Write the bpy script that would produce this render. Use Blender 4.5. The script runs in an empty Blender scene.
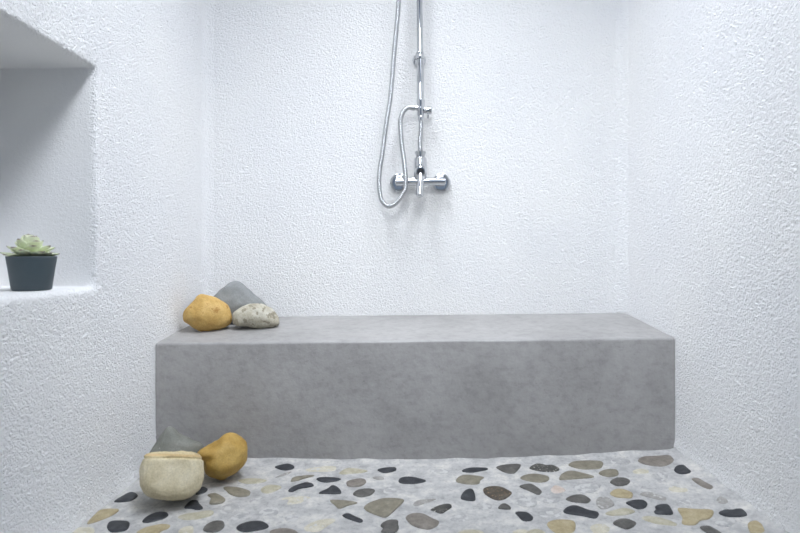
import bpy, bmesh, math, random
import numpy as np
from mathutils import Vector, Matrix, noise

S = bpy.context.scene
COL = S.collection

# ---------------------------------------------------------------- camera, sky, lamps, exposure
CAM_H = 0.663
cam = bpy.data.cameras.new('camera')
cam.lens = 24.0
cam.sensor_width = 36.0
cam.shift_y = -14.5 / 800.0
cam.clip_start = 0.02
cam.dof.use_dof = True
cam.dof.focus_distance = 1.95
cam.dof.aperture_fstop = 4.0
cam_ob = bpy.data.objects.new('camera', cam)
COL.objects.link(cam_ob)
cam_ob.location = (0, 0, CAM_H)
cam_ob.rotation_euler = (math.radians(90), 0, math.radians(1.29))
S.camera = cam_ob

world = bpy.data.worlds.new('daylight')
S.world = world
world.use_nodes = True
bg = world.node_tree.nodes['Background']
bg.inputs['Color'].default_value = (0.60, 0.76, 1.0, 1)
bg.inputs['Strength'].default_value = 0.30

def area_lamp(name, loc, target, sx, sy, watt, col, spread=180):
    l = bpy.data.lights.new(name, 'AREA')
    l.shape = 'RECTANGLE'; l.size = sx; l.size_y = sy
    l.energy = watt; l.color = col; l.spread = math.radians(spread)
    o = bpy.data.objects.new(name, l)
    COL.objects.link(o)
    o.location = loc
    d = Vector(target) - Vector(loc)
    o.rotation_euler = d.to_track_quat('-Z', 'Y').to_euler()
    return o
# unseen fill lights added to balance the walls, three of them crossing over the shower
area_lamp('cross_fill', (0.6, -0.1, 3.2), (-0.83, 1.8, 0.9), 1.3, 1.3, 3.0, (0.88, 0.925, 1.0), 50)
area_lamp('cross_fill', (0.55, 0.9, 3.5), (-0.83, 1.85, 0.8), 1.3, 1.3, 13.0, (0.86, 0.91, 1.0), 50)
area_lamp('cross_fill', (-0.55, 0.8, 3.5), (0.83, 1.8, 1.0), 1.2, 1.2, 17.5, (0.86, 0.91, 1.0), 50)
area_lamp('bench_fill', (-0.05, 1.78, 3.5), (-0.05, 1.79, 0), 0.4, 0.3, 1.0, (0.90, 0.935, 1.0), 36)  # added fill that lifts the bench top, no fixture there
area_lamp('frontal_fill', (0.0, -0.6, 2.2), (0.0, 2.1, 0.8), 0.8, 0.8, 1.9, (0.93, 0.96, 1.0), 45)  # added frontal fill from behind the camera, not a real fitting

S.view_settings.view_transform = 'Standard'
S.view_settings.look = 'None'
S.view_settings.gamma = 1.0
S.view_settings.use_curve_mapping = False
S.view_settings.exposure = 0.35

# ---------------------------------------------------------------- helpers
def link_mesh(name, verts, faces, mat=None, parent=None, smooth=True):
    me = bpy.data.meshes.new(name)
    me.from_pydata([tuple(v) for v in verts], [], faces)
    me.update()
    if smooth:
        me.polygons.foreach_set('use_smooth', [True] * len(me.polygons))
    o = bpy.data.objects.new(name, me)
    COL.objects.link(o)
    if mat: me.materials.append(mat)
    if parent: o.parent = parent
    return o

def link_bm(name, bm, mat=None, parent=None, smooth=True, angle=None):
    bmesh.ops.recalc_face_normals(bm, faces=bm.faces)
    me = bpy.data.meshes.new(name)
    bm.to_mesh(me); bm.free()
    if smooth:
        me.polygons.foreach_set('use_smooth', [True] * len(me.polygons))
        if angle is not None:
            try: me.set_sharp_from_angle(angle=math.radians(angle))
            except Exception: pass
    o = bpy.data.objects.new(name, me)
    COL.objects.link(o)
    if mat: me.materials.append(mat)
    if parent: o.parent = parent
    return o

def thing(name, label, cat, loc=(0, 0, 0), group=None):
    o = bpy.data.objects.new(name, None)
    o.empty_display_size = 0.05
    COL.objects.link(o)
    o.location = loc
    tag(o, label, cat, group)
    return o

def tag(o, label, cat, group=None):
    o['label'] = label; o['category'] = cat
    if group: o['group'] = group
    return o

def struct(o):
    o['kind'] = 'structure'
    return o

def axis_frame(d):
    d = Vector(d).normalized()
    up = Vector((0, 0, 1)) if abs(d.z) < 0.9 else Vector((1, 0, 0))
    a = d.cross(up).normalized()
    return d, a, d.cross(a).normalized()

def lathe(bm, origin, axis, prof, n=32):
    """prof: (distance along axis, radius); closed with caps where radius is 0"""
    d, a, b = axis_frame(axis)
    origin = Vector(origin)
    rings = []
    for t, r in prof:
        c = origin + d * t
        if r <= 1e-6:
            rings.append([bm.verts.new(c)])
        else:
            rings.append([bm.verts.new(c + (a * math.cos(2 * math.pi * i / n) + b * math.sin(2 * math.pi * i / n)) * r) for i in range(n)])
    for p, q in zip(rings, rings[1:]):
        for i in range(n):
            j = (i + 1) % n
            if len(p) == 1 and len(q) == 1: continue
            if len(p) == 1: bm.faces.new((p[0], q[i], q[j]))
            elif len(q) == 1: bm.faces.new((p[i], q[0], p[j]))
            else: bm.faces.new((p[i], q[i], q[j], p[j]))

def spline(pts, step):
    """Catmull-Rom through the points, resampled about every step metres"""
    P = [Vector(p) for p in pts]
    P = [P[0] * 2 - P[1]] + P + [P[-1] * 2 - P[-2]]
    out = []
    for i in range(1, len(P) - 2):
        p0, p1, p2, p3 = P[i - 1:i + 3]
        for k in range(40):
            t = k / 40
            out.append(0.5 * ((2 * p1) + (p2 - p0) * t + (2 * p0 - 5 * p1 + 4 * p2 - p3) * t * t + (3 * p1 - p0 - 3 * p2 + p3) * t ** 3))
    out.append(P[-2])
    L = [0]
    for a, b in zip(out, out[1:]): L.append(L[-1] + (b - a).length)
    n = max(2, int(L[-1] / step))
    res = []; j = 0
    for k in range(n + 1):
        s = L[-1] * k / n
        while j < len(L) - 2 and L[j + 1] < s: j += 1
        f = (s - L[j]) / max(1e-9, L[j + 1] - L[j])
        res.append(out[j].lerp(out[j + 1], min(1, f)))
    return res

def sweep(bm, path, rad, n=12):
    """tube along path; rad(i) gives the radius of ring i"""
    rings = []
    t0 = (path[1] - path[0]).normalized()
    _, a, b = axis_frame(t0)
    for i, p in enumerate(path):
        t = (path[min(i + 1, len(path) - 1)] - path[max(i - 1, 0)]).normalized()
        a = (a - t * a.dot(t)).normalized(); b = t.cross(a)
        r = rad(i)
        rings.append([bm.verts.new(p + (a * math.cos(2 * math.pi * k / n) + b * math.sin(2 * math.pi * k / n)) * r) for k in range(n)])
    for p, q in zip(rings, rings[1:]):
        for k in range(n):
            bm.faces.new((p[k], p[(k + 1) % n], q[(k + 1) % n], q[k]))
    bm.faces.new(rings[0]); bm.faces.new(rings[-1])

# ---------------------------------------------------------------- materials
def new_mat(name):
    m = bpy.data.materials.new(name)
    m.use_nodes = True
    nt = m.node_tree
    return m, nt, nt.nodes['Principled BSDF'], nt.nodes['Material Output']

def nd(nt, typ, **kw):
    n = nt.nodes.new(typ)
    for k, v in kw.items():
        if k in n.inputs: n.inputs[k].default_value = v
        else: setattr(n, k, v)
    return n

def math_node(nt, op, a, b):
    n = nt.nodes.new('ShaderNodeMath'); n.operation = op
    for i, v in enumerate((a, b)):
        if isinstance(v, (int, float)): n.inputs[i].default_value = v
        else: nt.links.new(v, n.inputs[i])
    return n.outputs[0]

def srgb(r, g, b):
    f = lambda c: (c / 255 / 12.92) if c <= 10 else ((c / 255 + 0.055) / 1.055) ** 2.4
    return (f(r), f(g), f(b), 1)

def ramp(nt, fac, stops):
    r = nt.nodes.new('ShaderNodeValToRGB')
    e = r.color_ramp.elements
    while len(e) < len(stops): e.new(0.5)
    for el, (p, c) in zip(e, stops):
        el.position = p; el.color = c
    nt.links.new(fac, r.inputs['Fac'])
    return r.outputs['Color']

def coords(nt):
    return nt.nodes.new('ShaderNodeTexCoord').outputs['Object']

def noise_tex(nt, co, scale, detail=3, rough=0.5):
    n = nd(nt, 'ShaderNodeTexNoise', Scale=scale, Detail=detail, Roughness=rough)
    nt.links.new(co, n.inputs['Vector'])
    return n.outputs['Fac']

def stucco_mat():
    m, nt, p, out = new_mat('white_roughcast')
    co = coords(nt)
    p.inputs['Roughness'].default_value = 0.75
    # warp the cells so that the grains are ragged
    v = nd(nt, 'ShaderNodeTexVoronoi', Scale=135.0, feature='SMOOTH_F1')
    v.inputs['Smoothness'].default_value = 0.35
    w = nd(nt, 'ShaderNodeTexNoise', Scale=110.0, Detail=2.0)
    nt.links.new(co, w.inputs['Vector'])
    mx = nd(nt, 'ShaderNodeMix', data_type='RGBA', blend_type='LINEAR_LIGHT')
    mx.inputs[0].default_value = 0.012
    nt.links.new(co, mx.inputs[6]); nt.links.new(w.outputs['Color'], mx.inputs[7])
    nt.links.new(mx.outputs[2], v.inputs['Vector'])
    grain = math_node(nt, 'SUBTRACT', 0.75, v.outputs['Distance'])
    fine = noise_tex(nt, co, 230, 4, 0.6)
    mid = noise_tex(nt, co, 60, 2)
    h = math_node(nt, 'ADD', math_node(nt, 'MULTIPLY', grain, 1.0), math_node(nt, 'MULTIPLY', fine, 0.9))
    h = math_node(nt, 'ADD', h, math_node(nt, 'MULTIPLY', mid, 0.8))
    d = nd(nt, 'ShaderNodeDisplacement', Midlevel=1.25)
    at = nd(nt, 'ShaderNodeAttribute', attribute_name='floated')       # the niche is floated smooth
    nt.links.new(math_node(nt, 'SUBTRACT', 0.0036, math_node(nt, 'MULTIPLY', at.outputs['Fac'], 0.0030)), d.inputs['Scale'])
    nt.links.new(h, d.inputs['Height'])
    nt.links.new(d.outputs[0], out.inputs['Displacement'])
    m.displacement_method = 'BOTH'
    # lime wash: nearly white with a faint cream bloom
    c = ramp(nt, noise_tex(nt, co, 2.2, 3), [(0.35, (0.80, 0.80, 0.80, 1)), (0.65, (0.84, 0.835, 0.82, 1))])
    nt.links.new(c, p.inputs['Base Color'])
    return m

def plaster_mat():
    m, nt, p, out = new_mat('smooth_white_plaster')
    co = coords(nt)
    p.inputs['Roughness'].default_value = 0.8
    p.inputs['Base Color'].default_value = (0.80, 0.80, 0.80, 1)
    b = nd(nt, 'ShaderNodeBump', Strength=0.3, Distance=0.004)
    nt.links.new(noise_tex(nt, co, 60, 4), b.inputs['Height'])
    nt.links.new(b.outputs[0], p.inputs['Normal'])
    return m

def concrete_mat():
    m, nt, p, out = new_mat('grey_polished_cement')
    co = coords(nt)
    p.inputs['Roughness'].default_value = 0.5
    big = noise_tex(nt, co, 4.0, 6, 0.65)
    c = ramp(nt, big, [(0.30, srgb(147, 145, 143)), (0.5, srgb(158, 156, 154)), (0.74, srgb(169, 167, 165))])
    # hairline trowel scuffs and small pits
    mp = nd(nt, 'ShaderNodeMapping'); mp.inputs['Scale'].default_value = (6, 6, 8)
    nt.links.new(co, mp.inputs['Vector'])
    s = noise_tex(nt, mp.outputs[0], 5, 6, 0.7)
    c2 = ramp(nt, s, [(0.36, (0.84, 0.84, 0.84, 1)), (0.5, (1, 1, 1, 1)), (0.70, (1.10, 1.10, 1.10, 1))])
    mul = nd(nt, 'ShaderNodeMix', data_type='RGBA', blend_type='MULTIPLY')
    mul.inputs[0].default_value = 0.8
    nt.links.new(c, mul.inputs[6]); nt.links.new(c2, mul.inputs[7])
    sp = noise_tex(nt, co, 130, 2)
    c3 = ramp(nt, sp, [(0.24, (0.72, 0.72, 0.72, 1)), (0.32, (1, 1, 1, 1)), (0.70, (1, 1, 1, 1)), (0.78, (1.2, 1.2, 1.2, 1))])
    m2 = nd(nt, 'ShaderNodeMix', data_type='RGBA', blend_type='MULTIPLY')
    m2.inputs[0].default_value = 0.7
    nt.links.new(mul.outputs[2], m2.inputs[6]); nt.links.new(c3, m2.inputs[7])
    nt.links.new(m2.outputs[2], p.inputs['Base Color'])
    h = math_node(nt, 'ADD', noise_tex(nt, co, 14, 5, 0.65), math_node(nt, 'MULTIPLY', sp, 0.15))
    b = nd(nt, 'ShaderNodeBump', Strength=0.35, Distance=0.01)
    nt.links.new(h, b.inputs['Height'])
    nt.links.new(b.outputs[0], p.inputs['Normal'])
    return m

def grout_mat():
    m, nt, p, out = new_mat('pale_cement_grout')
    co = coords(nt)
    p.inputs['Roughness'].default_value = 0.7
    c = ramp(nt, noise_tex(nt, co, 17, 8, 0.72), [(0.33, srgb(160, 159, 158)), (0.5, srgb(187, 186, 184)), (0.66, srgb(214, 211, 204))])
    c2 = ramp(nt, noise_tex(nt, co, 90, 4, 0.7), [(0.30, (0.62, 0.62, 0.63, 1)), (0.48, (1, 1, 1, 1))])
    mul = nd(nt, 'ShaderNodeMix', data_type='RGBA', blend_type='MULTIPLY')
    mul.inputs[0].default_value = 0.7
    nt.links.new(c, mul.inputs[6]); nt.links.new(c2, mul.inputs[7])
    nt.links.new(mul.outputs[2], p.inputs['Base Color'])
    b = nd(nt, 'ShaderNodeBump', Strength=0.6, Distance=0.006)
    nt.links.new(noise_tex(nt, co, 55, 5, 0.6), b.inputs['Height'])
    nt.links.new(b.outputs[0], p.inputs['Normal'])
    return m

def stone_mat(name, lo, mid, hi, scale=22, spots=None, rough=0.6, bump=0.35, fine=260):
    """mottled stone; spots = (colour, threshold, scale) adds light or dark flecks"""
    m, nt, p, out = new_mat(name)
    co = coords(nt)
    p.inputs['Roughness'].default_value = rough
    c = ramp(nt, noise_tex(nt, co, scale, 5, 0.6), [(0.3, lo), (0.5, mid), (0.7, hi)])
    g = ramp(nt, noise_tex(nt, co, fine, 3, 0.6), [(0.3, (0.80, 0.80, 0.80, 1)), (0.55, (1, 1, 1, 1)), (0.75, (1.12, 1.12, 1.12, 1))])
    mul = nd(nt, 'ShaderNodeMix', data_type='RGBA', blend_type='MULTIPLY')
    mul.inputs[0].default_value = 0.8
    nt.links.new(c, mul.inputs[6]); nt.links.new(g, mul.inputs[7])
    col = mul.outputs[2]
    if spots:
        sc, th, ss = spots
        f = ramp(nt, noise_tex(nt, co, ss, 3, 0.55), [(th, (0, 0, 0, 1)), (th + 0.05, (1, 1, 1, 1))])
        ms = nd(nt, 'ShaderNodeMix', data_type='RGBA')
        nt.links.new(f, ms.inputs[0]); nt.links.new(col, ms.inputs[6]); ms.inputs[7].default_value = sc
        col = ms.outputs[2]
    nt.links.new(col, p.inputs['Base Color'])
    b = nd(nt, 'ShaderNodeBump', Strength=bump, Distance=0.004)
    nt.links.new(noise_tex(nt, co, 70, 5, 0.65), b.inputs['Height'])
    nt.links.new(b.outputs[0], p.inputs['Normal'])
    return m

def plain_mat(name, col, rough=0.5, metal=0.0):
    m, nt, p, out = new_mat(name)
    co = coords(nt)
    p.inputs['Metallic'].default_value = metal
    c = ramp(nt, noise_tex(nt, co, 40, 3), [(0.3, tuple(0.93 * x for x in col[:3]) + (1,)), (0.7, col)])
    nt.links.new(c, p.inputs['Base Color'])
    p.inputs['Roughness'].default_value = rough
    return m

STUCCO = stucco_mat(); PLASTER = plaster_mat(); CONCRETE = concrete_mat(); GROUT = grout_mat()
CHROME = plain_mat('chrome', (0.64, 0.65, 0.67, 1), 0.08, 1.0)
CHROME_DULL = plain_mat('brushed_hose_steel', (0.50, 0.51, 0.52, 1), 0.26, 1.0)
HOLLOW = plain_mat('dark_hollow', (0.07, 0.07, 0.075, 1), 0.5)  # near black, paints the shade inside the hub opening
POT = plain_mat('slate_grey_pot', srgb(66, 78, 84), 0.55)
SOIL = stone_mat('potting_soil', srgb(38, 30, 24), srgb(52, 42, 33), srgb(70, 58, 46), 90, None, 0.95, 0.8)

# ---------------------------------------------------------------- the room
XL, XR, YB = -0.8266, 0.832, 2.10
ZC = 3.60
YF = -0.75

def lines(*segs):
    """grid lines from (start, end, step) runs"""
    out = []
    for a, b, s in segs:
        n = max(1, int(round((b - a) / s)))
        for k in range(n + 1):
            v = a + (b - a) * k / n
            if not out or v - out[-1] > 1e-6: out.append(v)
    return out

def cove(y, z, r=0.042):
    """the hand-laid plaster turns the corners in a soft curve"""
    d = y - (YB - r)
    if d <= 0 or z < 0.40: return 0.0
    return (r - math.sqrt(max(0.0, r * r - min(d, r) ** 2))) * min(1.0, (z - 0.40) / 0.03)
def floor_z(x): return -0.005 + 0.05 * max(0.0, x + 0.05) ** 1.6 + (0.005 * (x / 0.83) ** 2 if x < 0 else 0.0)

def grid(fn, U, V, skip=None, flip=False):
    verts = [fn(u, v) for v in V for u in U]
    n = len(U)
    faces = []
    for j in range(len(V) - 1):
        for i in range(n - 1):
            if skip and skip((U[i] + U[i + 1]) / 2, (V[j] + V[j + 1]) / 2): continue
            q = (j * n + i, j * n + i + 1, (j + 1) * n + i + 1, (j + 1) * n + i)
            faces.append(q[::-1] if flip else q)
    return verts, faces

def join(parts):
    V, F = [], []
    for v, f in parts:
        o = len(V); V += v
        F += [tuple(i + o for i in q) for q in f]
    return V, F

def box_vf(x0, x1, y0, y1, z0, z1):
    v = [(x, y, z) for z in (z0, z1) for y in (y0, y1) for x in (x0, x1)]
    f = [(0, 2, 3, 1), (4, 5, 7, 6), (0, 1, 5, 4), (2, 6, 7, 3), (0, 4, 6, 2), (1, 3, 7, 5)]
    return v, f

FINE = 0.0042
# rear wall behind the mixer, and its body behind
U = lines((XL - 0.01, XR + 0.01, FINE)); V = lines((-0.02, 0.34, 0.02), (0.34, 1.72, FINE), (1.72, ZC, 0.02))
wall_back = struct(link_mesh('wall_back', *join([grid(lambda u, v: (u, YB, v), U, V), box_vf(XL - 0.30, XR + 0.14, YB + 0.012, YB + 0.16, -0.06, ZC)]), STUCCO))

# right wall
U = lines((YF, 0.75, 0.03), (0.75, YB, FINE)); V = lines((-0.02, 1.72, FINE), (1.72, ZC, 0.02))
wall_right = struct(link_mesh('wall_right', *join([
    grid(lambda u, v: (XR - cove(u, v) - 0.006 * math.exp(-((v - floor_z(XR)) / 0.03) ** 2), u, v), U, V, flip=True),
    box_vf(XR + 0.012, XR + 0.14, YF, YB + 0.16, -0.06, ZC)]), STUCCO))

# left wall with the niche
NY0, NY1, NZ0, NZ1, ND = 0.72, 1.381, 0.572, 1.147, 0.262
def left_x(y, z):
    flare = 0.026 * math.exp(-(max(0, z - floor_z(XL)) / 0.055)) * (1 if y < 1.66 else max(0, (1.72 - y) / 0.06))
    return XL + flare + cove(y, z)
U = lines((YF, NY0, 0.03), (NY0, NY1, FINE), (NY1, YB, FINE))
V = lines((-0.02, NZ0, FINE), (NZ0, NZ1, FINE), (NZ1, 1.72, FINE), (1.72, ZC, 0.02))
hole = lambda u, v: NY0 < u < NY1 and NZ0 < v < NZ1
front = grid(lambda u, v: (left_x(u, v), u, v), U, V, hole)
UN = lines((NY0, NY1, FINE)); VN = lines((NZ0, NZ1, FINE)); DN = lines((0, ND, 0.0075))
niche = [grid(lambda d, v: (XL - d, NY1, v), DN, VN, flip=True),
         grid(lambda d, v: (XL - d, NY0, v), DN, VN, flip=False),
         grid(lambda d, u: (XL - d, u, NZ0), DN, UN, flip=True),
         grid(lambda d, u: (XL - d, u, NZ1), DN, UN, flip=False),
         grid(lambda u, v: (XL - ND, u, v), UN, VN)]
vs, fs = join([front] + niche)
bm = bmesh.new()
bv = [bm.verts.new(v) for v in vs]
for q in fs: bm.faces.new([bv[i] for i in q])
bmesh.ops.remove_doubles(bm, verts=bm.verts, dist=0.0002)
# soften the niche's arrises as the hand-laid plaster does, the sill's most
for k in range(26):
    rim = [v for v in bm.verts if abs(v.co.x - XL) < 0.03 and NY0 - 0.03 < v.co.y < NY1 + 0.03 and
           ((abs(v.co.z - NZ0) < 0.03) if k >= 8 else (min(abs(v.co.y - NY1), abs(v.co.z - NZ0), abs(v.co.z - NZ1)) < 0.02)
            and NZ0 - 0.03 < v.co.z < NZ1 + 0.03)]
    bmesh.ops.smooth_vert(bm, verts=rim, factor=0.5, use_axis_x=True, use_axis_y=True, use_axis_z=True)
b8 = [bm.verts.new(v) for v in box_vf(XL - 0.36, XL - 0.29, YF, YB + 0.16, -0.06, ZC)[0]]
for q in box_vf(0, 1, 0, 1, 0, 1)[1]: bm.faces.new([b8[i] for i in q])
me = bpy.data.meshes.new('wall_left'); bm.to_mesh(me); bm.free()
me.polygons.foreach_set('use_smooth', [True] * len(me.polygons))
me.materials.append(STUCCO)
fl = me.attributes.new('floated', 'FLOAT', 'POINT')
for v in me.vertices:
    fl.data[v.index].value = min(1.0, max(0.0, (XL - 0.004 - v.co.x) / 0.02))
wall_left = bpy.data.objects.new('wall_left', me); COL.objects.link(wall_left); struct(wall_left)

struct(link_mesh('ceiling', *box_vf(XL - 0.36, XR + 0.14, YF, YB + 0.16, ZC, ZC + 0.1), PLASTER, smooth=False))

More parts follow.
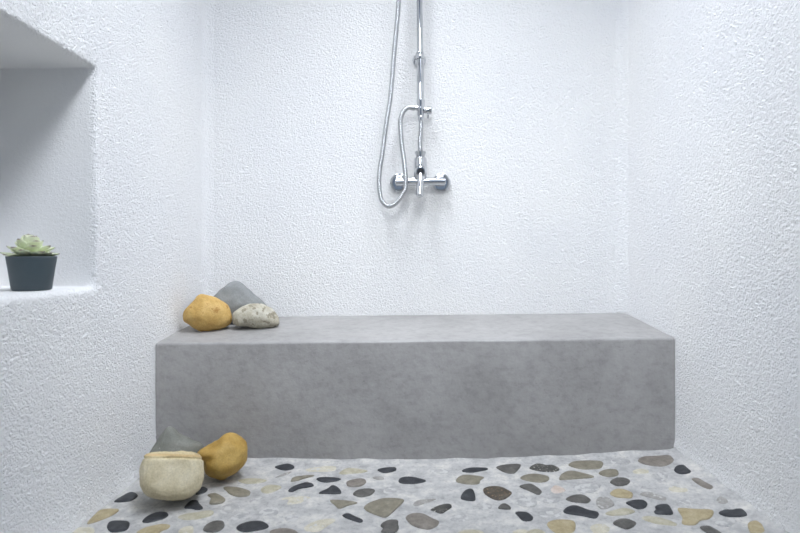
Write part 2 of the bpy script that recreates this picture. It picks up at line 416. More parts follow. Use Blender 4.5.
# floor: hand-floated cement falling a little to the left, drawn up against bench and wall
def floor_pt(x, y):
    z = floor_z(x)
    z += 0.0022 * noise.noise(Vector((x * 9, y * 9, 0))) + 0.0012 * noise.noise(Vector((x * 31, y * 31, 4)))
    z += (0.006 + 0.006 * noise.noise(Vector((x * 11, 2.0, 0)))) * math.exp(-max(0, 1.70 - y) / (0.010 + 0.006 * noise.noise(Vector((x * 7, 9.0, 0)))))
    z += 0.014 * math.exp(-max(0, XR - x) / 0.022) * (1 if y < 1.7 else 0)
    return (x, y, z)
floor_v, floor_f = grid(floor_pt, lines((XL - 0.02, XR + 0.02, 0.008)), lines((YF, 1.0, 0.04), (1.0, 1.712, 0.008)))
floor = struct(link_mesh('floor', *join([(floor_v, floor_f), box_vf(XL - 0.36, XR + 0.14, YF, YB + 0.16, -0.16, -0.06)]), GROUT))
PEBBLES = [
 ('K', [-792,1403,-786,1431,-778,1454,-761,1451,-745,1433,-748,1410,-765,1398,-784,1397]),
 ('T', [-792,1283,-798,1311,-801,1346,-789,1358,-756,1358,-753,1338,-762,1312,-776,1293]),
 ('K', [-738,1274,-743,1295,-728,1301,-697,1297,-681,1267,-685,1251,-705,1245,-722,1254]),
 ('K', [-665,1299,-665,1326,-652,1346,-631,1349,-615,1334,-616,1315,-631,1301,-648,1292]),
 ('T', [-650,1241,-650,1259,-638,1274,-613,1288,-590,1286,-585,1271,-596,1257,-601,1239,-620,1225]),
 ('B', [-808,1250,-805,1265,-780,1269,-758,1258,-754,1237,-792,1235]),
 ('K', [-594,1451,-596,1485,-589,1496,-572,1482,-571,1463,-584,1447]),
 ('K', [-592,1373,-593,1403,-587,1416,-574,1414,-562,1397,-543,1374,-555,1366,-573,1371]),
 ('O', [-533,1494,-516,1501,-485,1494,-456,1479,-446,1464,-449,1445,-468,1440,-495,1451,-517,1473]),
 ('O', [-560,1448,-543,1459,-515,1439,-501,1421,-506,1403,-534,1397,-544,1430]),
 ('U', [-587,1323,-579,1339,-551,1350,-524,1362,-510,1358,-506,1342,-519,1325,-537,1314,-564,1311]),
 ('D', [-500,1266,-502,1289,-490,1308,-472,1310,-461,1300,-455,1279,-463,1258,-482,1255]),
 ('K', [-425,1282,-417,1299,-398,1310,-377,1313,-359,1303,-348,1288,-356,1275,-378,1267,-395,1260,-414,1266]),
 ('P', [-497,1369,-492,1393,-470,1404,-450,1391,-444,1367,-462,1353,-483,1349]),
 ('P', [-454,1325,-444,1347,-423,1361,-413,1352,-421,1335,-440,1316]),
 ('U', [-507,1543,-485,1557,-453,1558,-423,1546,-444,1528,-480,1523]),
 ('B', [-557,1261,-552,1278,-536,1284,-526,1273,-520,1252,-535,1246,-550,1249]),
 ('P', [-436,1417,-423,1438,-400,1441,-385,1427,-396,1407,-422,1397]),
 ('K', [-425,1644,-408,1661,-388,1669,-366,1650,-366,1627,-385,1616,-406,1623]),
 ('G', [-404,1564,-386,1596,-366,1610,-368,1599,-388,1573]),
 ('O', [-353,1544,-351,1567,-326,1580,-294,1587,-295,1576,-319,1562,-333,1545,-349,1540]),
 ('K', [-346,1483,-339,1506,-322,1524,-306,1536,-289,1531,-281,1516,-300,1504,-319,1496,-333,1477]),
 ('K', [-281,1564,-258,1573,-212,1566,-214,1551,-234,1542,-256,1539,-272,1547]),
 ('K', [-258,1470,-238,1498,-227,1521,-207,1503,-196,1476,-205,1466,-233,1466]),
 ('U', [-425,1492,-410,1517,-380,1514,-370,1502,-382,1478,-396,1464,-414,1469]),
 ('B', [-354,1415,-345,1441,-306,1450,-270,1444,-277,1418,-292,1384,-312,1385,-346,1401]),
 ('P', [-394,1352,-380,1383,-359,1391,-344,1374,-343,1348,-362,1341,-385,1343]),
 ('P', [-281,1393,-265,1415,-237,1408,-227,1388,-237,1371,-266,1366]),
 ('O', [-220,1428,-187,1428,-145,1416,-170,1398,-189,1381,-202,1397]),
 ('K', [-177,1347,-165,1358,-144,1342,-122,1324,-128,1312,-148,1320,-168,1335]),
 ('U', [-220,1606,-206,1636,-189,1644,-154,1634,-134,1623,-151,1608,-180,1600,-210,1595]),
 ('B', [-331,1625,-301,1645,-256,1657,-237,1652,-236,1619,-279,1613,-314,1614]),
 ('B', [-262,1284,-251,1305,-229,1324,-199,1331,-191,1319,-208,1291,-225,1267,-255,1266]),
 ('W', [-339,1264,-324,1276,-300,1279,-277,1269,-267,1249,-284,1235,-322,1236]),
 ('P', [-320,1337,-303,1347,-282,1338,-285,1319,-309,1315]),
 ('K', [-106,1630,-87,1645,-53,1651,-49,1634,-63,1619,-85,1611]),
 ('W', [-190,1541,-181,1554,-160,1565,-140,1564,-133,1542,-145,1520,-169,1511,-184,1520]),
 ('D', [-163,1469,-153,1491,-132,1500,-109,1498,-104,1486,-115,1459,-138,1449,-156,1458]),
 ('G', [-117,1577,-99,1584,-84,1578,-85,1561,-105,1563]),
 ('K', [-39,1562,-28,1579,1,1581,40,1557,23,1538,-6,1534,-35,1541]),
 ('P', [-79,1495,-66,1519,-38,1520,-30,1504,-51,1480,-75,1475]),
 ('O', [-126,1391,-115,1415,-83,1441,-53,1446,-24,1439,-24,1421,-41,1386,-65,1343,-87,1349,-115,1371]),
 ('G', [5,1417,22,1435,65,1441,51,1424,21,1403,6,1400]),
 ('S', [48,1380,74,1403,97,1410,104,1396,91,1376,74,1358,56,1370]),
 ('W', [-16,1337,-8,1355,10,1363,31,1357,50,1336,67,1319,63,1297,43,1281,19,1288,-2,1305]),
 ('D', [-77,1300,-70,1316,-55,1328,-36,1326,-34,1307,-32,1287,-43,1266,-73,1267,-70,1286]),
 ('P', [58,1624,86,1638,113,1630,102,1608,69,1609]),
 ('K', [152,1624,178,1641,229,1636,221,1620,182,1604,156,1610]),
 ('D', [258,1641,288,1658,332,1659,330,1635,307,1595,288,1592,269,1612]),
 ('S', [356,1629,383,1656,400,1650,413,1641,431,1641,443,1613,428,1595,401,1594,381,1597,363,1608]),
 ('O', [129,1562,146,1586,169,1590,211,1571,199,1550,189,1526,158,1523,131,1539]),
 ('O', [315,1561,341,1582,370,1582,395,1565,395,1544,383,1528,353,1525,328,1539]),
 ('K', [131,1443,143,1480,159,1497,170,1491,172,1456,167,1428,145,1428]),
 ('N', [200,1497,224,1510,248,1506,265,1485,273,1465,257,1440,234,1425,213,1438,198,1466]),
 ('D', [301,1504,324,1518,340,1514,355,1474,350,1456,339,1448,321,1473]),
 ('P', [276,1417,300,1439,322,1432,328,1407,312,1387,281,1394]),
 ('D', [223,1386,234,1402,245,1404,255,1384,249,1375,227,1379]),
 ('K', [262,1358,286,1357,296,1346,300,1327,289,1312,271,1315,265,1336]),
 ('P', [168,1399,189,1412,208,1404,202,1383,176,1381]),
 ('O', [477,1639,501,1662,543,1663,583,1650,567,1605,544,1596,505,1601,484,1619]),
 ('O', [423,1545,438,1574,465,1594,489,1586,523,1552,511,1542,467,1538,426,1531]),
 ('O', [546,1573,571,1590,600,1589,602,1568,589,1546,564,1543,547,1555]),
 ('D', [557,1512,582,1532,605,1529,611,1508,592,1486,567,1483,557,1498]),
 ('T', [531,1443,552,1462,572,1461,587,1440,583,1422,570,1408,544,1416,532,1428]),
 ('P', [445,1490,474,1503,523,1506,518,1482,492,1454,459,1457]),
 ('I', [381,1476,400,1502,416,1489,418,1465,387,1453]),
 ('D', [405,1418,430,1438,457,1439,468,1416,465,1402,448,1390,419,1401]),
 ('G', [481,1404,498,1424,518,1416,519,1380,498,1362,478,1357,474,1377]),
 ('K', [382,1357,399,1377,420,1383,432,1371,448,1353,465,1342,457,1322,444,1314,416,1330,386,1342]),
 ('P', [613,1656,640,1674,664,1658,662,1634,630,1620,610,1637]),
 ('U', [480,1337,510,1351,538,1358,555,1340,531,1326,493,1323]),
 ('K', [550,1385,572,1396,597,1395,601,1376,586,1354,566,1351,556,1364]),
 ('B', [644,1572,668,1586,689,1575,679,1554,647,1554]),
 ('W', [688,1640,714,1669,757,1669,798,1668,794,1633,768,1604,733,1593,701,1612]),
 ('K', [758,1560,778,1588,800,1594,806,1571,802,1544,784,1528,759,1534]),
 ('W', [775,1499,792,1504,802,1478,813,1449,806,1435,788,1427,778,1446,773,1474]),
 ('P', [687,1527,713,1558,730,1547,718,1514,687,1486,681,1503]),
 ('B', [689,1450,714,1470,732,1460,736,1441,721,1424,695,1431]),
 ('G', [604,1427,629,1439,649,1418,660,1399,648,1387,628,1399]),
 ('P', [678,1376,705,1394,726,1384,734,1369,721,1351,693,1357]),
 ('K', [598,1333,606,1340,613,1359,633,1368,648,1364,644,1335,637,1318,618,1316,599,1321]),
 ('U', [556,1303,569,1314,591,1309,612,1292,624,1273,616,1264,593,1268,567,1283]),
 ('T', [659,1340,674,1343,700,1335,736,1327,728,1306,708,1287,684,1281,662,1263,640,1265,638,1277,651,1300]),
 ('D', [481,1289,502,1305,522,1304,534,1289,532,1279,515,1263,500,1257,488,1270]),
 ('B', [421,1271,438,1287,458,1285,465,1267,450,1246,426,1242]),
 ('G', [772,1371,794,1393,809,1380,805,1363,790,1349,773,1351]),
 ('K', [744,1312,763,1322,783,1320,797,1324,810,1318,804,1294,792,1286,758,1289,746,1298]),
 ('P', [713,1271,737,1283,759,1280,761,1268,733,1251,713,1256]),
 ('D', [668,1253,687,1255,694,1243,700,1218,690,1211,672,1218,666,1237]),
 ('T', [781,1257,800,1266,809,1258,802,1232,790,1212,762,1213,768,1236]),
 ('T', [326,1298,350,1313,380,1312,394,1299,383,1262,367,1248,339,1249,327,1272]),
 ('B', [237,1265,254,1275,271,1272,272,1255,249,1251]),
 ('U', [272,1264,292,1274,308,1267,310,1250,272,1250]),
 ('P', [324,1357,354,1375,374,1367,368,1335,333,1319,321,1332]),
 ('P', [345,1417,368,1430,389,1421,381,1404,351,1403]),
 ('U', [108,1265,130,1278,162,1274,172,1257,158,1244,109,1248]),
 ('P', [95,1334,106,1352,131,1355,142,1338,124,1317,100,1321]),
 ('P', [173,1410,193,1413,207,1398,195,1382,170,1386]),
]
STONES = {
 'A': {'c': (-0.7212, 1.866, 0.3831), 'p': [(-86, 37), (-87, 62), (-76, 83), (-54, 105), (-26, 130), (11, 125), (48, 111), (76, 87), (87, 56), (83, 31), (64, 16), (17, 3), (-26, 0), (-48, 9), (-67, 25)]},
 'B': {'c': (-0.6596, 2.015, 0.3879), 'p': [(-94, 106), (-60, 140), (-33, 160), (-7, 165), (14, 157), (47, 127), (101, 80), (121, 47), (101, 14), (-13, 0), (-87, 6), (-121, 40), (-117, 76)]},
 'C': {'c': (-0.5573, 1.89, 0.3896), 'p': [(-85, 43), (-74, 62), (-42, 81), (-11, 89), (27, 87), (58, 72), (74, 53), (85, 28), (83, 13), (46, 3), (2, 0), (-30, 8), (-74, 12)]},
 'D': {'c': (-0.6499, 1.43, -0.0088), 'p': [(-88, 57), (-87, 82), (-82, 105), (-70, 124), (-30, 129), (37, 132), (69, 128), (82, 113), (88, 84), (85, 52), (72, 26), (40, 5), (1, 0), (-37, 2), (-71, 14), (-85, 32)]},
 'E': {'c': (-0.553, 1.545, -0.0022), 'p': [(-73, 76), (-48, 98), (-15, 118), (12, 136), (40, 135), (68, 113), (73, 86), (68, 53), (46, 28), (24, 11), (-4, 0), (-32, 8), (-51, 19), (-57, 52)]},
 'F': {'c': (-0.7145, 1.6, -0.0077), 'p': [(-77, 68), (-57, 102), (-34, 134), (-20, 142), (-3, 137), (14, 120), (46, 106), (80, 89), (89, 52), (75, 7), (17, 1), (-46, 0), (-83, 17), (-89, 45)]},
}
# ---------------------------------------------------------------- pebbles bedded in the floor (parts of the floor)
K_ = lambda n, a, b, c, **k: stone_mat('pebble_' + n, srgb(*a), srgb(*b), srgb(*c), 45, bump=0.25, rough=0.55, **k)
PEB = {
 'K': (K_('charcoal', (40, 42, 46), (52, 54, 58), (70, 72, 76)), 'smooth charcoal black pebble'),
 'D': (K_('slate', (76, 74, 70), (92, 90, 86), (112, 110, 104)), 'dark slate grey pebble'),
 'O': (K_('olive', (118, 113, 98), (134, 128, 112), (150, 144, 128)), 'olive brown pebble'),
 'W': (K_('taupe', (112, 106, 99), (130, 123, 114), (146, 139, 130)), 'warm taupe grey pebble'),
 'T': (K_('tan', (158, 144, 110), (174, 160, 126), (188, 175, 144)), 'sandy tan pebble'),
 'B': (K_('cream', (184, 178, 156), (202, 196, 176), (214, 209, 194), spots=(srgb(200, 199, 196), 0.58, 50)), 'pale cream pebble'),
 'P': (K_('cement_coated', (158, 158, 158), (174, 173, 172), (190, 188, 184), spots=(srgb(198, 197, 194), 0.50, 55)), 'pale pebble under a film of cement'),
 'G': (K_('ash', (140, 138, 134), (158, 155, 150), (178, 175, 170), spots=(srgb(194, 192, 188), 0.60, 70)), 'ash grey pebble'),
 'U': (K_('straw', (166, 160, 138), (182, 176, 154), (196, 191, 174)), 'pale straw coloured pebble'),
 'N': (K_('speckled_brown', (66, 60, 52), (82, 74, 64), (98, 90, 78), spots=(srgb(170, 140, 105), 0.62, 160)), 'dark brown pebble with rusty specks'),
 'S': (K_('speckled', (58, 58, 56), (76, 75, 71), (100, 98, 92), spots=(srgb(196, 192, 180), 0.62, 150)), 'dark pebble with white specks'),
 'I': (K_('pink', (190, 172, 158), (204, 188, 176), (212, 202, 194)), 'pinkish beige pebble'),
}
def smooth_outline(p, n=4):
    out = []
    m = len(p)
    for i in range(m):
        a, b, c, d = (Vector(p[(i + k - 1) % m]) for k in range(4))
        for k in range(n):
            t = k / n
            out.append(0.5 * (2 * b + (c - a) * t + (2 * a - 5 * b + 4 * c - d) * t * t + (3 * b - a - 3 * c + d) * t ** 3))
    return out
def pebble_vf(outline, h):
    n = len(outline)
    c = sum(outline, Vector((0, 0))) / n
    V, F = [], []
    for s, z in ((0.96, -0.010), (1.0, 0.0005), (0.975, h * 0.5), (0.88, h * 0.85), (0.6, h), (0.3, h * 1.08)):
        for p in outline:
            q = c + (p - c) * s
            V.append((q.x, q.y, floor_z(q.x) + z))
    for r in range(5):
        for i in range(n):
            j = (i + 1) % n
            F.append((r * n + i, r * n + j, (r + 1) * n + j, (r + 1) * n + i))
    V.append((c.x, c.y, floor_z(c.x) + h * 1.1))
    for i in range(n): F.append((5 * n + i, 5 * n + (i + 1) % n, 6 * n))
    F.append(tuple(range(n - 1, -1, -1)))
    return V, F
for cls, xy in PEBBLES:
    pts = [(xy[i] / 1000, xy[i + 1] / 1000) for i in range(0, len(xy), 2)]
    o = link_mesh('pebble', *pebble_vf(smooth_outline(pts), 0.0012 if cls in 'PB' else 0.0026 if cls in 'GUI' else 0.0038), PEB[cls][0], floor)
    o['label'] = PEB[cls][1]
# the same floor runs on towards the doorway in front of the camera
random.seed(5)
VV, FF = [], []
for a in range(18):
    for b in range(16):
        if random.random() < 0.25: continue
        cx = -0.76 + a * 0.09 + random.uniform(-0.02, 0.02); cy = 1.22 - (b + 0.5) * 0.075 + random.uniform(-0.015, 0.015)
        ph = random.uniform(0, 3.1); rx, ry = random.uniform(0.022, 0.036), random.uniform(0.014, 0.022)
        o8 = []
        for k in range(8):
            t = k * math.pi / 4; r = random.uniform(0.85, 1.1)
            x, y = rx * r * math.cos(t), ry * r * math.sin(t)
            o8.append((cx + x * math.cos(ph) - y * math.sin(ph), cy + x * math.sin(ph) + y * math.cos(ph)))
        v, f = pebble_vf(smooth_outline(o8, 2), 0.004)
        k0 = len(VV); VV += v; FF += [tuple(i + k0 for i in q) for q in f]
o = link_mesh('pebbles', VV, FF, PEB['O'][0], floor)
o['kind'] = 'stuff'

# ---------------------------------------------------------------- the cement bench
def bench_top(x, y): return 0.368 + 0.0133 * (x - XL) + (y - 1.70) * 0.088
bm = bmesh.new()
x0, x1, y0, y1 = XL + 0.001, XR - 0.001, 1.70, YB - 0.001
c8 = []
for z in (0, 1):
    for x, y in ((x0, y0), (x1, y0 + 0.006), (x1, y1), (x0, y1)):
        c8.append(bm.verts.new((x, y, bench_top(x, y) if z else floor_z(x) - 0.03)))
for q in ((3, 2, 1, 0), (4, 5, 6, 7), (0, 1, 5, 4), (1, 2, 6, 5), (2, 3, 7, 6), (3, 0, 4, 7)):
    bm.faces.new([c8[i] for i in q])
bm.edges.ensure_lookup_table()
edge = [e for e in bm.edges if {c8.index(v) for v in e.verts} == {4, 5}]
bmesh.ops.bevel(bm, geom=edge, offset=0.007, segments=4, profile=0.5, affect='EDGES')
bmesh.ops.subdivide_edges(bm, edges=[e for e in bm.edges if abs(e.verts[0].co.x - e.verts[1].co.x) > 1], cuts=90, use_grid_fill=True)
for v in bm.verts:
    if v.co.y < 1.76 and v.co.z > 0.3:
        v.co.z += 0.0016 * noise.noise(Vector((v.co.x * 5, 0, 0))) + 0.0008 * noise.noise(Vector((v.co.x * 23, 3, 0)))
        v.co.y += 0.0018 * noise.noise(Vector((v.co.x * 6, 7, 0)))
bench = tag(link_bm('shower_bench', bm, CONCRETE, angle=40), 'long built-in grey cement bench across the back of the shower', 'bench')

# ---------------------------------------------------------------- loose stones
CAM = Vector((0, 0, CAM_H))
STONE_GROUP = {'A': 'stones piled on the bench', 'B': 'stones piled on the bench', 'C': 'stones piled on the bench',
               'D': 'stones piled on the floor', 'E': 'stones piled on the floor', 'F': 'stones piled on the floor'}
def stone(name, key, surf, ry, mat, label, rough=0.004, facet=0.0, tweak=None, seed=0, sub=5, expo=1.0):
    """outline taken square to the line of sight, given its own depth ry, then set down on surf(x, y)"""
    d = STONES[key]
    cx, cy, cz = d['c']
    W = [Vector((cx + a / 1000, cy, cz + b / 1000)) for a, b in d['p']]
    C = Vector((cx, cy, cz + (max(b for a, b in d['p'])) / 2000))
    f = (C - CAM).normalized(); r = f.cross(Vector((0, 0, 1))).normalized(); u = r.cross(f)
    P2 = []
    for w in W:
        k = (C - CAM).dot(f) / (w - CAM).dot(f)
        q = CAM + (w - CAM) * k - C
        P2.append((q.dot(r), q.dot(u)))
    P = smooth_outline(P2, 6)
    ang = sorted((math.atan2(p.y, p.x), p.length) for p in P)
    A = np.array([a for a, l in ang]); Rr = np.array([l for a, l in ang])
    A = np.concatenate([A - 2 * math.pi, A, A + 2 * math.pi]); Rr = np.tile(Rr, 3)
    bm = bmesh.new()
    bmesh.ops.create_icosphere(bm, subdivisions=sub, radius=1)
    off = Vector((seed * 7.3, seed * 3.1, seed * 1.7))
    for v in bm.verts:
        n = v.co.normalized()
        cb = math.hypot(n.x, n.z)
        R = float(np.interp(math.atan2(n.z, n.x), A, Rr)) * cb ** expo
        q = Vector((n.x / max(cb, 1e-6) * R, math.copysign(abs(n.y) ** (0.62 if expo != 1 else 1.0), n.y) * ry, n.z / max(cb, 1e-6) * R))
        if facet:
            q *= 1 + facet * (noise.voronoi(n * 1.1 + off)[0][0] - 0.45) * (1 - 0.75 * cb ** 6)
        q += n * (rough * noise.fractal(n * 2.4 + off, 1.0, 2.0, 4))
        v.co = r * q.x + f * q.y + u * q.z
        if tweak: v.co = tweak(v.co)
    # slide along the line of sight until it rests on the surface
    lo, hi = 0.7, 1.4
    def gap(k):
        c = CAM + (C - CAM) * k
        return min(c.z + v.co.z * k - surf(c.x + v.co.x * k, c.y + v.co.y * k) for v in bm.verts)
    for _ in range(40):
        m = (lo + hi) / 2
        if gap(m) > -0.004: lo = m
        else: hi = m
    k = lo
    c = CAM + (C - CAM) * k
    for v in bm.verts:
        v.co *= k
        s = surf(c.x + v.co.x, c.y + v.co.y) - c.z + 0.0004
        v.co.z = max(v.co.z, s)              # a worn flat underside where it rests
    o = link_bm(name, bm, mat)
    o.location = c
    return tag(o, label, 'stone', STONE_GROUP[key])

on_floor = lambda x, y: floor_z(x) + 0.004
OCHRE = stone_mat('ochre_sandstone', srgb(178, 140, 72), srgb(196, 160, 92), srgb(212, 178, 114), 16, (srgb(168, 126, 62), 0.62, 30), 0.7, 0.6)
OCHRE_B = stone_mat('golden_sandstone', srgb(158, 122, 52), srgb(180, 146, 74), srgb(200, 168, 98), 12, None, 0.65, 0.4)
GREY = stone_mat('blue_grey_stone', srgb(126, 129, 128), srgb(138, 140, 139), srgb(150, 152, 150), 14, None, 0.7, 0.25)
GREYG = stone_mat('grey_green_stone', srgb(112, 113, 106), srgb(124, 125, 117), srgb(136, 136, 128), 14, (srgb(170, 170, 164), 0.70, 110), 0.7, 0.3)
SPECK = stone_mat('speckled_limestone', srgb(160, 152, 132), srgb(184, 178, 160), srgb(204, 200, 186), 30, (srgb(142, 134, 116), 0.56, 48), 0.75, 0.7)

stone('stone', 'A', bench_top, 0.056, OCHRE, 'tan sandstone lump at the left end of the bench top', 0.003, 0.05, seed=8)
stone('stone', 'B', bench_top, 0.040, GREY, 'blue-grey peaked stone leaning against the back wall on the bench', 0.003, 0.0, seed=3)
stone('stone', 'C', bench_top, 0.045, SPECK, 'speckled beige stone lying in front of the blue-grey stone on the bench', 0.003, 0.06, seed=4)
stone('stone', 'E', on_floor, 0.072, OCHRE_B, 'golden ochre faceted stone on the pebble floor against the bench', 0.0025, 0.26, seed=6)
stone('stone', 'F', on_floor, 0.056, GREYG, 'grey-green pointed stone on the floor in the corner of bench and left wall', 0.003, 0.0, seed=7)

_c = STONES['D']['c']
_f = (Vector((_c[0], _c[1], _c[2] + 0.064)) - CAM).normalized()
BED = Vector((1, 0, 0)).cross(_f).normalized()
# the cream block: a bedded sandstone with an orange seam below its top layer
CREAM, nt, p, out = new_mat('cream_sandstone')
co = coords(nt)
p.inputs['Roughness'].default_value = 0.75
base = ramp(nt, noise_tex(nt, co, 24, 5, 0.6), [(0.3, srgb(194, 181, 148)), (0.5, srgb(208, 196, 164)), (0.7, srgb(219, 209, 182))])
g = ramp(nt, noise_tex(nt, co, 240, 3, 0.6), [(0.3, (0.8, 0.8, 0.8, 1)), (0.55, (1, 1, 1, 1)), (0.75, (1.1, 1.1, 1.1, 1))])
mul = nd(nt, 'ShaderNodeMix', data_type='RGBA', blend_type='MULTIPLY'); mul.inputs[0].default_value = 0.8
nt.links.new(base, mul.inputs[6]); nt.links.new(g, mul.inputs[7])
bed = nd(nt, 'ShaderNodeVectorMath', operation='DOT_PRODUCT'); nt.links.new(co, bed.inputs[0])
bed.inputs[1].default_value = BED
zz = math_node(nt, 'ADD', bed.outputs['Value'], math_node(nt, 'ADD', 0.066, math_node(nt, 'MULTIPLY', noise_tex(nt, co, 18, 2), 0.006)))
band = ramp(nt, math_node(nt, 'DIVIDE', zz, 0.14), [(0.0, (1, 1, 1, 1)), (0.76, (1, 1, 1, 1)), (0.80, (1, 0.95, 0.82, 1)), (0.83, (0.96, 0.80, 0.60, 1)), (0.852, (0.96, 0.80, 0.60, 1)), (0.875, (1, 0.95, 0.82, 1))])
m2 = nd(nt, 'ShaderNodeMix', data_type='RGBA', blend_type='MULTIPLY'); m2.inputs[0].default_value = 1
nt.links.new(mul.outputs[2], m2.inputs[6]); nt.links.new(band, m2.inputs[7])
nt.links.new(m2.outputs[2], p.inputs['Base Color'])
b = nd(nt, 'ShaderNodeBump', Strength=0.35, Distance=0.004)
nt.links.new(noise_tex(nt, co, 80, 5, 0.65), b.inputs['Height']); nt.links.new(b.outputs[0], p.inputs['Normal'])
def seam(q):
    b = q.dot(BED)
    k = math.exp(-((b - 0.0425 - 0.0012 * math.sin(q.x * 45)) / 0.0024) ** 2)
    s = q - BED * b
    return q - s.normalized() * 0.004 * k if s.length > 1e-5 else q
stone('stone', 'D', on_floor, 0.066, CREAM, 'flat-faced cream stone with an orange seam near its top, front of the floor pile', 0.0025, 0.0, seam, 5, 6, 0.42)

# ---------------------------------------------------------------- potted succulent on the niche sill
PX, PY, PZ = -0.9015, 1.245, NZ0 + 0.001
plant = thing('potted_succulent', 'pale green rosette succulent in a slate grey pot on the niche sill', 'potted plant', (PX, PY, PZ))
bm = bmesh.new()
lathe(bm, (0, 0, 0), (0, 0, 1), [(0, 0), (0, 0.038), (0.002, 0.0405), (0.05, 0.0470), (0.076, 0.0508), (0.0785, 0.0512), (0.080, 0.0503), (0.080, 0.0478), (0.07, 0.0465), (0.068, 0)], 56)
link_bm('pot', bm, POT, plant, angle=50)
bm = bmesh.new()
lathe(bm, (0, 0, 0.0675), (0, 0, 1), [(0, 0), (0, 0.0455), (0.004, 0.0466), (0.007, 0.038), (0.008, 0)], 40)
link_bm('soil', bm, SOIL, plant)
LEAF, nt, p, out = new_mat('succulent_leaf')
at = nd(nt, 'ShaderNodeAttribute', attribute_name='along')
c = ramp(nt, at.outputs['Fac'], [(0.0, srgb(172, 188, 142)), (0.55, srgb(222, 229, 196)), (0.90, srgb(212, 218, 184)), (0.985, srgb(110, 84, 84))])
nt.links.new(c, p.inputs['Base Color'])
p.inputs['Roughness'].default_value = 0.5
p.inputs['Subsurface Weight'].default_value = 0.15
p.inputs['Subsurface Radius'].default_value = (0.01, 0.012, 0.005)
bm = bmesh.new()
al = bm.verts.layers.float.new('along')
def leaf(base, az, el, L, W, T, curl):
    NS, NR = 14, 12
    rings = []
    pos = Vector(base); e = el
    for i in range(NS + 1):
        t = i / NS
        w = W * (0.45 + 0.55 * math.sin(min(1, t / 0.62) * math.pi / 2)) if t < 0.62 else W * math.sqrt(max(0.0, 1 - ((t - 0.62) / 0.38) ** 1.7))
        th = T * (0.9 - 0.5 * t) * (1 if t < 0.85 else math.sqrt(max(0.0, (1 - t) / 0.15)))
        w = max(w, 0.0006); th = max(th, 0.0005)
        d = Vector((math.cos(az) * math.cos(e), math.sin(az) * math.cos(e), math.sin(e)))
        side = Vector((-math.sin(az), math.cos(az), 0)); up = side.cross(d) * -1
        ring = []
        for k in range(NR):
            a = 2 * math.pi * k / NR
            x, y = math.cos(a) * w, math.sin(a) * th
            y += 0.22 * w * (x / w) ** 2          # cupped
            v = bm.verts.new(pos + side * x + up * y); v[al] = t
            ring.append(v)
        rings.append(ring)
        pos = pos + d * (L / NS); e += curl / NS
    for p_, q_ in zip(rings, rings[1:]):
        for k in range(NR): bm.faces.new((p_[k], p_[(k + 1) % NR], q_[(k + 1) % NR], q_[k]))
    bm.faces.new(rings[0]); bm.faces.new(rings[-1])
rnd = random.Random(11)
def rosette(cx, cy, z, s, tiers):
    for n, el, L, W, r0, dz in tiers:
        o = rnd.uniform(0, 6.28)
        for k in range(n):
            a = o + 2 * math.pi * k / n + rnd.uniform(-0.12, 0.12)
            leaf((cx + r0 * s * math.cos(a), cy + r0 * s * math.sin(a), z + dz * s), a, math.radians(el + rnd.uniform(-6, 6)), L * s * rnd.uniform(0.92, 1.06), W * s, 0.0042 * s, math.radians(rnd.uniform(5, 22)))
rosette(-0.004, 0, 0.078, 1.16, [(9, 6, 0.045, 0.0125, 0.008, 0.002), (7, 22, 0.040, 0.0135, 0.007, 0.005), (5, 46, 0.034, 0.0145, 0.005, 0.008), (4, 70, 0.038, 0.0155, 0.004, 0.009), (2, 82, 0.033, 0.011, 0.001, 0.010)])
link_bm('rosette', bm, LEAF, plant)

# ---------------------------------------------------------------- shower fittings on the back wall
W_ = YB - 0.001
mixer = thing('shower_mixer', 'chrome wall shower mixer with a lever handle hanging down above the bench', 'shower mixer', (0.0325, YB, 0.934))
def mx(x, y, z): return (x - 0.0325, y - YB, z - 0.934)
for ex in (-0.0505, 0.1151):
    bm = bmesh.new()
    lathe(bm, mx(ex, YB + 0.004, 0.934), (0, -1, 0), [(0, 0), (0, 0.035), (0.004, 0.0362), (0.020, 0.0358), (0.0235, 0.0345), (0.025, 0.0320), (0.0255, 0.02), (0.0255, 0)], 48)
    link_bm('escutcheon', bm, CHROME, mixer, angle=35)
    bm = bmesh.new()
    lathe(bm, mx(ex, YB - 0.0215, 0.934), (0, -1, 0), [(0, 0), (0, 0.0165), (0.014, 0.0165), (0.016, 0.014), (0.026, 0.0135), (0.026, 0)], 6)
    link_bm('union_nut', bm, CHROME, mixer, smooth=False)
bm = bmesh.new()
lathe(bm, mx(-0.064, 2.050, 0.934), (1, 0, 0), [(0, 0), (0.0, 0.010), (0.002, 0.0135), (0.045, 0.0145), (0.066, 0.0165), (0.128, 0.0165), (0.149, 0.0145), (0.191, 0.0135), (0.193, 0.010), (0.193, 0)], 32)
link_bm('mixer_body', bm, CHROME, mixer, angle=35)
bm = bmesh.new()
lathe(bm, mx(0.0318, 2.046, 0.936), (0, 0, 1), [(0, 0), (0, 0.016), (0.012, 0.0245), (0.05, 0.0255), (0.082, 0.0250), (0.088, 0.0225), (0.090, 0.016), (0.090, 0)], 40)
link_bm('valve_column', bm, CHROME, mixer, angle=35)
bm = bmesh.new()
lathe(bm, mx(0.0318, 2.046, 1.022), (0, 0, 1), [(0, 0), (0, 0.0165), (0.010, 0.0175), (0.022, 0.0215), (0.0245, 0.0215), (0.026, 0.019), (0.029, 0.010), (0.034, 0.010), (0.034, 0)], 40)
link_bm('outlet_collar', bm, CHROME_DULL, mixer, angle=35)
bm = bmesh.new()
lathe(bm, mx(0.0322, 2.030, 0.972), (0, -1, -0.25), [(0, 0), (0, 0.021), (0.026, 0.0215), (0.034, 0.0205), (0.036, 0.0175), (0.036, 0.013), (0.028, 0.012), (0.028, 0)], 40)
cart = link_bm('handle_hub', bm, CHROME, mixer, angle=35)
bm = bmesh.new()
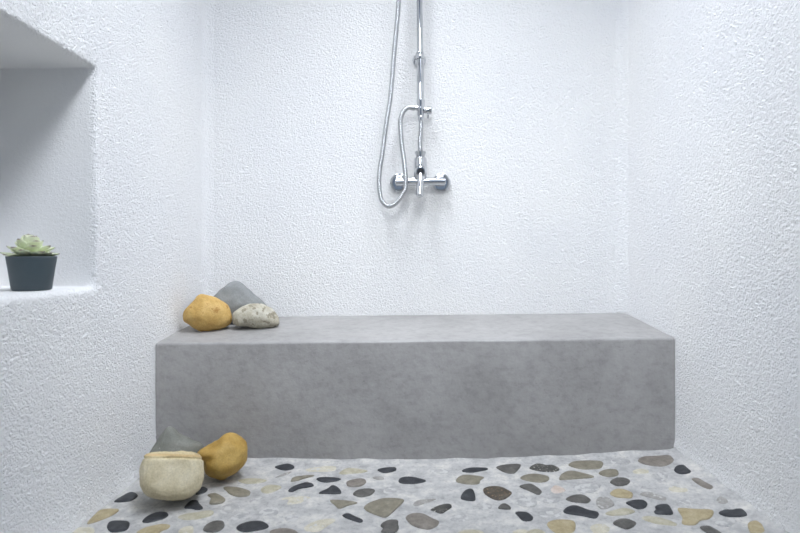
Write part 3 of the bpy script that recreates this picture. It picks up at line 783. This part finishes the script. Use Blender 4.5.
lathe(bm, mx(0.0322, 2.0045, 0.9657), (0, -1, -0.25), [(0, 0), (0, 0.0122), (0.003, 0.0112), (0.003, 0)], 32)
link_bm('hub_hollow', bm, HOLLOW, cart)  # dark disc in place of the shaded opening in the hub
bm = bmesh.new()
pth = spline([mx(0.0325, 2.006, 0.955), mx(0.0318, 1.998, 0.935), mx(0.030, 1.988, 0.900), mx(0.0275, 1.982, 0.866)], 0.002)
sweep(bm, pth, lambda i: (0.0105 + 0.0040 * min(1, i / (0.55 * len(pth)))) * (1 if i < len(pth) - 4 else (0.96, 0.85, 0.62, 0.3)[i - len(pth) + 4]), 24)
link_bm('lever', bm, CHROME, mixer, angle=50)

# riser column: pipe, wall bracket, diverter and the short braided feed
riser = thing('shower_riser', 'vertical chrome shower riser pipe with a bracket ring and diverter above the mixer', 'shower riser', (0.031, YB, 1.20))
def rz(x, y, z): return (x - 0.031, y - YB, z - 1.20)
bm = bmesh.new()
lathe(bm, rz(0.0325, 2.05, 1.235), (-0.006, 0, 1), [(0, 0), (0, 0.0138), (0.176, 0.0138), (0.178, 0.0130), (0.178, 0)], 32)
link_bm('lower_pipe', bm, CHROME, riser, angle=35)
bm = bmesh.new()
lathe(bm, rz(0.0313, 2.05, 1.405), (-0.012, 0, 1), [(0, 0), (0, 0.0122), (0.60, 0.0122), (0.604, 0.008), (0.604, 0)], 32)
link_bm('upper_pipe', bm, CHROME, riser, angle=35)
bm = bmesh.new()
lathe(bm, rz(0.0285, YB + 0.003, 1.4155), (0, -1, 0), [(0, 0), (0, 0.0255), (0.006, 0.0265), (0.012, 0.025), (0.016, 0.019), (0.020, 0.0105), (0.048, 0.0095), (0.048, 0)], 40)
br = link_bm('wall_bracket', bm, CHROME, riser, angle=35)
bm = bmesh.new()
lathe(bm, rz(0.0305, 2.05, 1.4035), (-0.008, 0, 1), [(0, 0.0139), (0, 0.0160), (0.002, 0.0168), (0.022, 0.0168), (0.024, 0.0160), (0.024, 0.0139), (0, 0.0139)], 32)
link_bm('bracket_ring', bm, CHROME, br, angle=35)
div_bm = bmesh.new()
lathe(div_bm, rz(0.0335, 2.05, 1.186), (0, 0, 1), [(0, 0), (0, 0.0125), (0.003, 0.0145), (0.030, 0.0150), (0.052, 0.0150), (0.054, 0.0162), (0.060, 0.0162), (0.062, 0.0140), (0.062, 0)], 32)
lathe(div_bm, rz(0.0335, 2.05, 1.2145), (-1, -0.25, 0), [(0, 0), (0, 0.0105), (0.018, 0.0100), (0.022, 0.0085), (0.022, 0)], 24)
div = link_bm('diverter', div_bm, CHROME, riser, angle=35)
bm = bmesh.new()
lathe(bm, rz(0.045, 2.045, 1.206), (1, 0, -0.05), [(0, 0), (0, 0.0115), (0.006, 0.0120), (0.009, 0.0145), (0.027, 0.0152), (0.031, 0.0135), (0.032, 0)], 32)
kn = link_bm('diverter_knob', bm, CHROME, div, angle=35)
bm = bmesh.new()
lathe(bm, rz(0.0615, 2.038, 1.196), (0, -0.05, -1), [(0, 0), (0, 0.0036), (0.022, 0.0030), (0.024, 0.002), (0.024, 0)], 16)
link_bm('knob_pin', bm, CHROME_DULL, kn, angle=35)
bm = bmesh.new()
lathe(bm, rz(0.0340, 2.05, 1.166), (0, 0, 1), [(0, 0), (0, 0.0095), (0.003, 0.0115), (0.018, 0.0115), (0.022, 0.0105), (0.022, 0)], 24)
link_bm('feed_nut', bm, CHROME, riser, angle=35)
bm = bmesh.new()
pth = spline([rz(*q) for q in [(0.0343, 2.05, 1.1700), (0.0352, 2.05, 1.1473), (0.0336, 2.0495, 1.1166), (0.0300, 2.048, 1.0843), (0.0316, 2.046, 1.0540)]], 0.0014)
sweep(bm, pth, lambda i: 0.0084 + 0.0010 * math.cos(2 * math.pi * i / 4), 16)
link_bm('braided_feed', bm, CHROME_DULL, riser)

# flexible hose: hangs in a loop from the diverter, then climbs out of view to the hand shower
HP = [(0.0040, 2.0415, 1.2141), (-0.0133, 2.036, 1.2145), (-0.032, 2.03, 1.1982), (-0.0423, 2.03, 1.1697), (-0.0442, 2.03, 1.1392), (-0.0381, 2.03, 1.0668),
 (-0.0274, 2.018, 0.9829), (-0.0244, 2.008, 0.9083), (-0.035, 2.008, 0.8801), (-0.0526, 2.012, 0.8554), (-0.0724, 2.02, 0.8398), (-0.0922, 2.03, 0.8376),
 (-0.1086, 2.036, 0.8498), (-0.1201, 2.04, 0.8727), (-0.1266, 2.042, 0.9261), (-0.1239, 2.042, 0.9757), (-0.1155, 2.042, 1.029), (-0.0979, 2.04, 1.1585),
 (-0.0819, 2.038, 1.2613), (-0.0674, 2.035, 1.4327), (-0.0579, 2.03, 1.5279), (-0.0503, 2.03, 1.6231), (-0.040, 2.025, 1.7563), (-0.012, 2.01, 1.90)]
hose = thing('shower_hose', 'flexible ribbed steel shower hose hanging in a loop left of the mixer', 'shower hose', (-0.08, 2.04, 1.0))
hz = lambda q: (q[0] + 0.08, q[1] - 2.04, q[2] - 1.0)
bm = bmesh.new()
pth = spline([hz(q) for q in HP], 0.0016)
sweep(bm, pth, lambda i: 0.0086 + 0.0011 * math.cos(2 * math.pi * i / 4), 14)
link_bm('hose', bm, CHROME_DULL, hose)
bm = bmesh.new()
lathe(bm, hz((0.0095, 2.0437, 1.2143)), (-1, -0.3, 0), [(0, 0), (0, 0.0105), (0.010, 0.0105), (0.013, 0.0088), (0.017, 0.0086), (0.017, 0)], 24)
link_bm('hose_nut', bm, CHROME_DULL, hose, angle=35)
# the hand shower parked in a slider at the head of the riser
bm = bmesh.new()
lathe(bm, rz(0.0275, 2.05, 1.90), (-0.012, 0, 1), [(0, 0.0123), (0, 0.017), (0.003, 0.019), (0.047, 0.019), (0.05, 0.017), (0.05, 0.0123), (0, 0.0123)], 28)
lathe(bm, rz(0.027, 2.035, 1.925), (-0.45, -1, 0.1), [(0, 0), (0, 0.010), (0.028, 0.010), (0.030, 0.008), (0.030, 0)], 20)
link_bm('slider', bm, CHROME, riser, angle=35)
bm = bmesh.new()
lathe(bm, hz((-0.012, 2.008, 1.895)), (0.02, -0.32, 1), [(0, 0), (0, 0.010), (0.03, 0.0115), (0.15, 0.0125), (0.19, 0.016), (0.20, 0.010), (0.20, 0)], 24)
lathe(bm, hz((-0.008, 1.952, 2.078)), (0, -0.9, -0.55), [(-0.012, 0), (-0.010, 0.025), (0.004, 0.046), (0.018, 0.048), (0.022, 0.044), (0.022, 0)], 36)
link_bm('hand_shower', bm, CHROME, hose, angle=35)
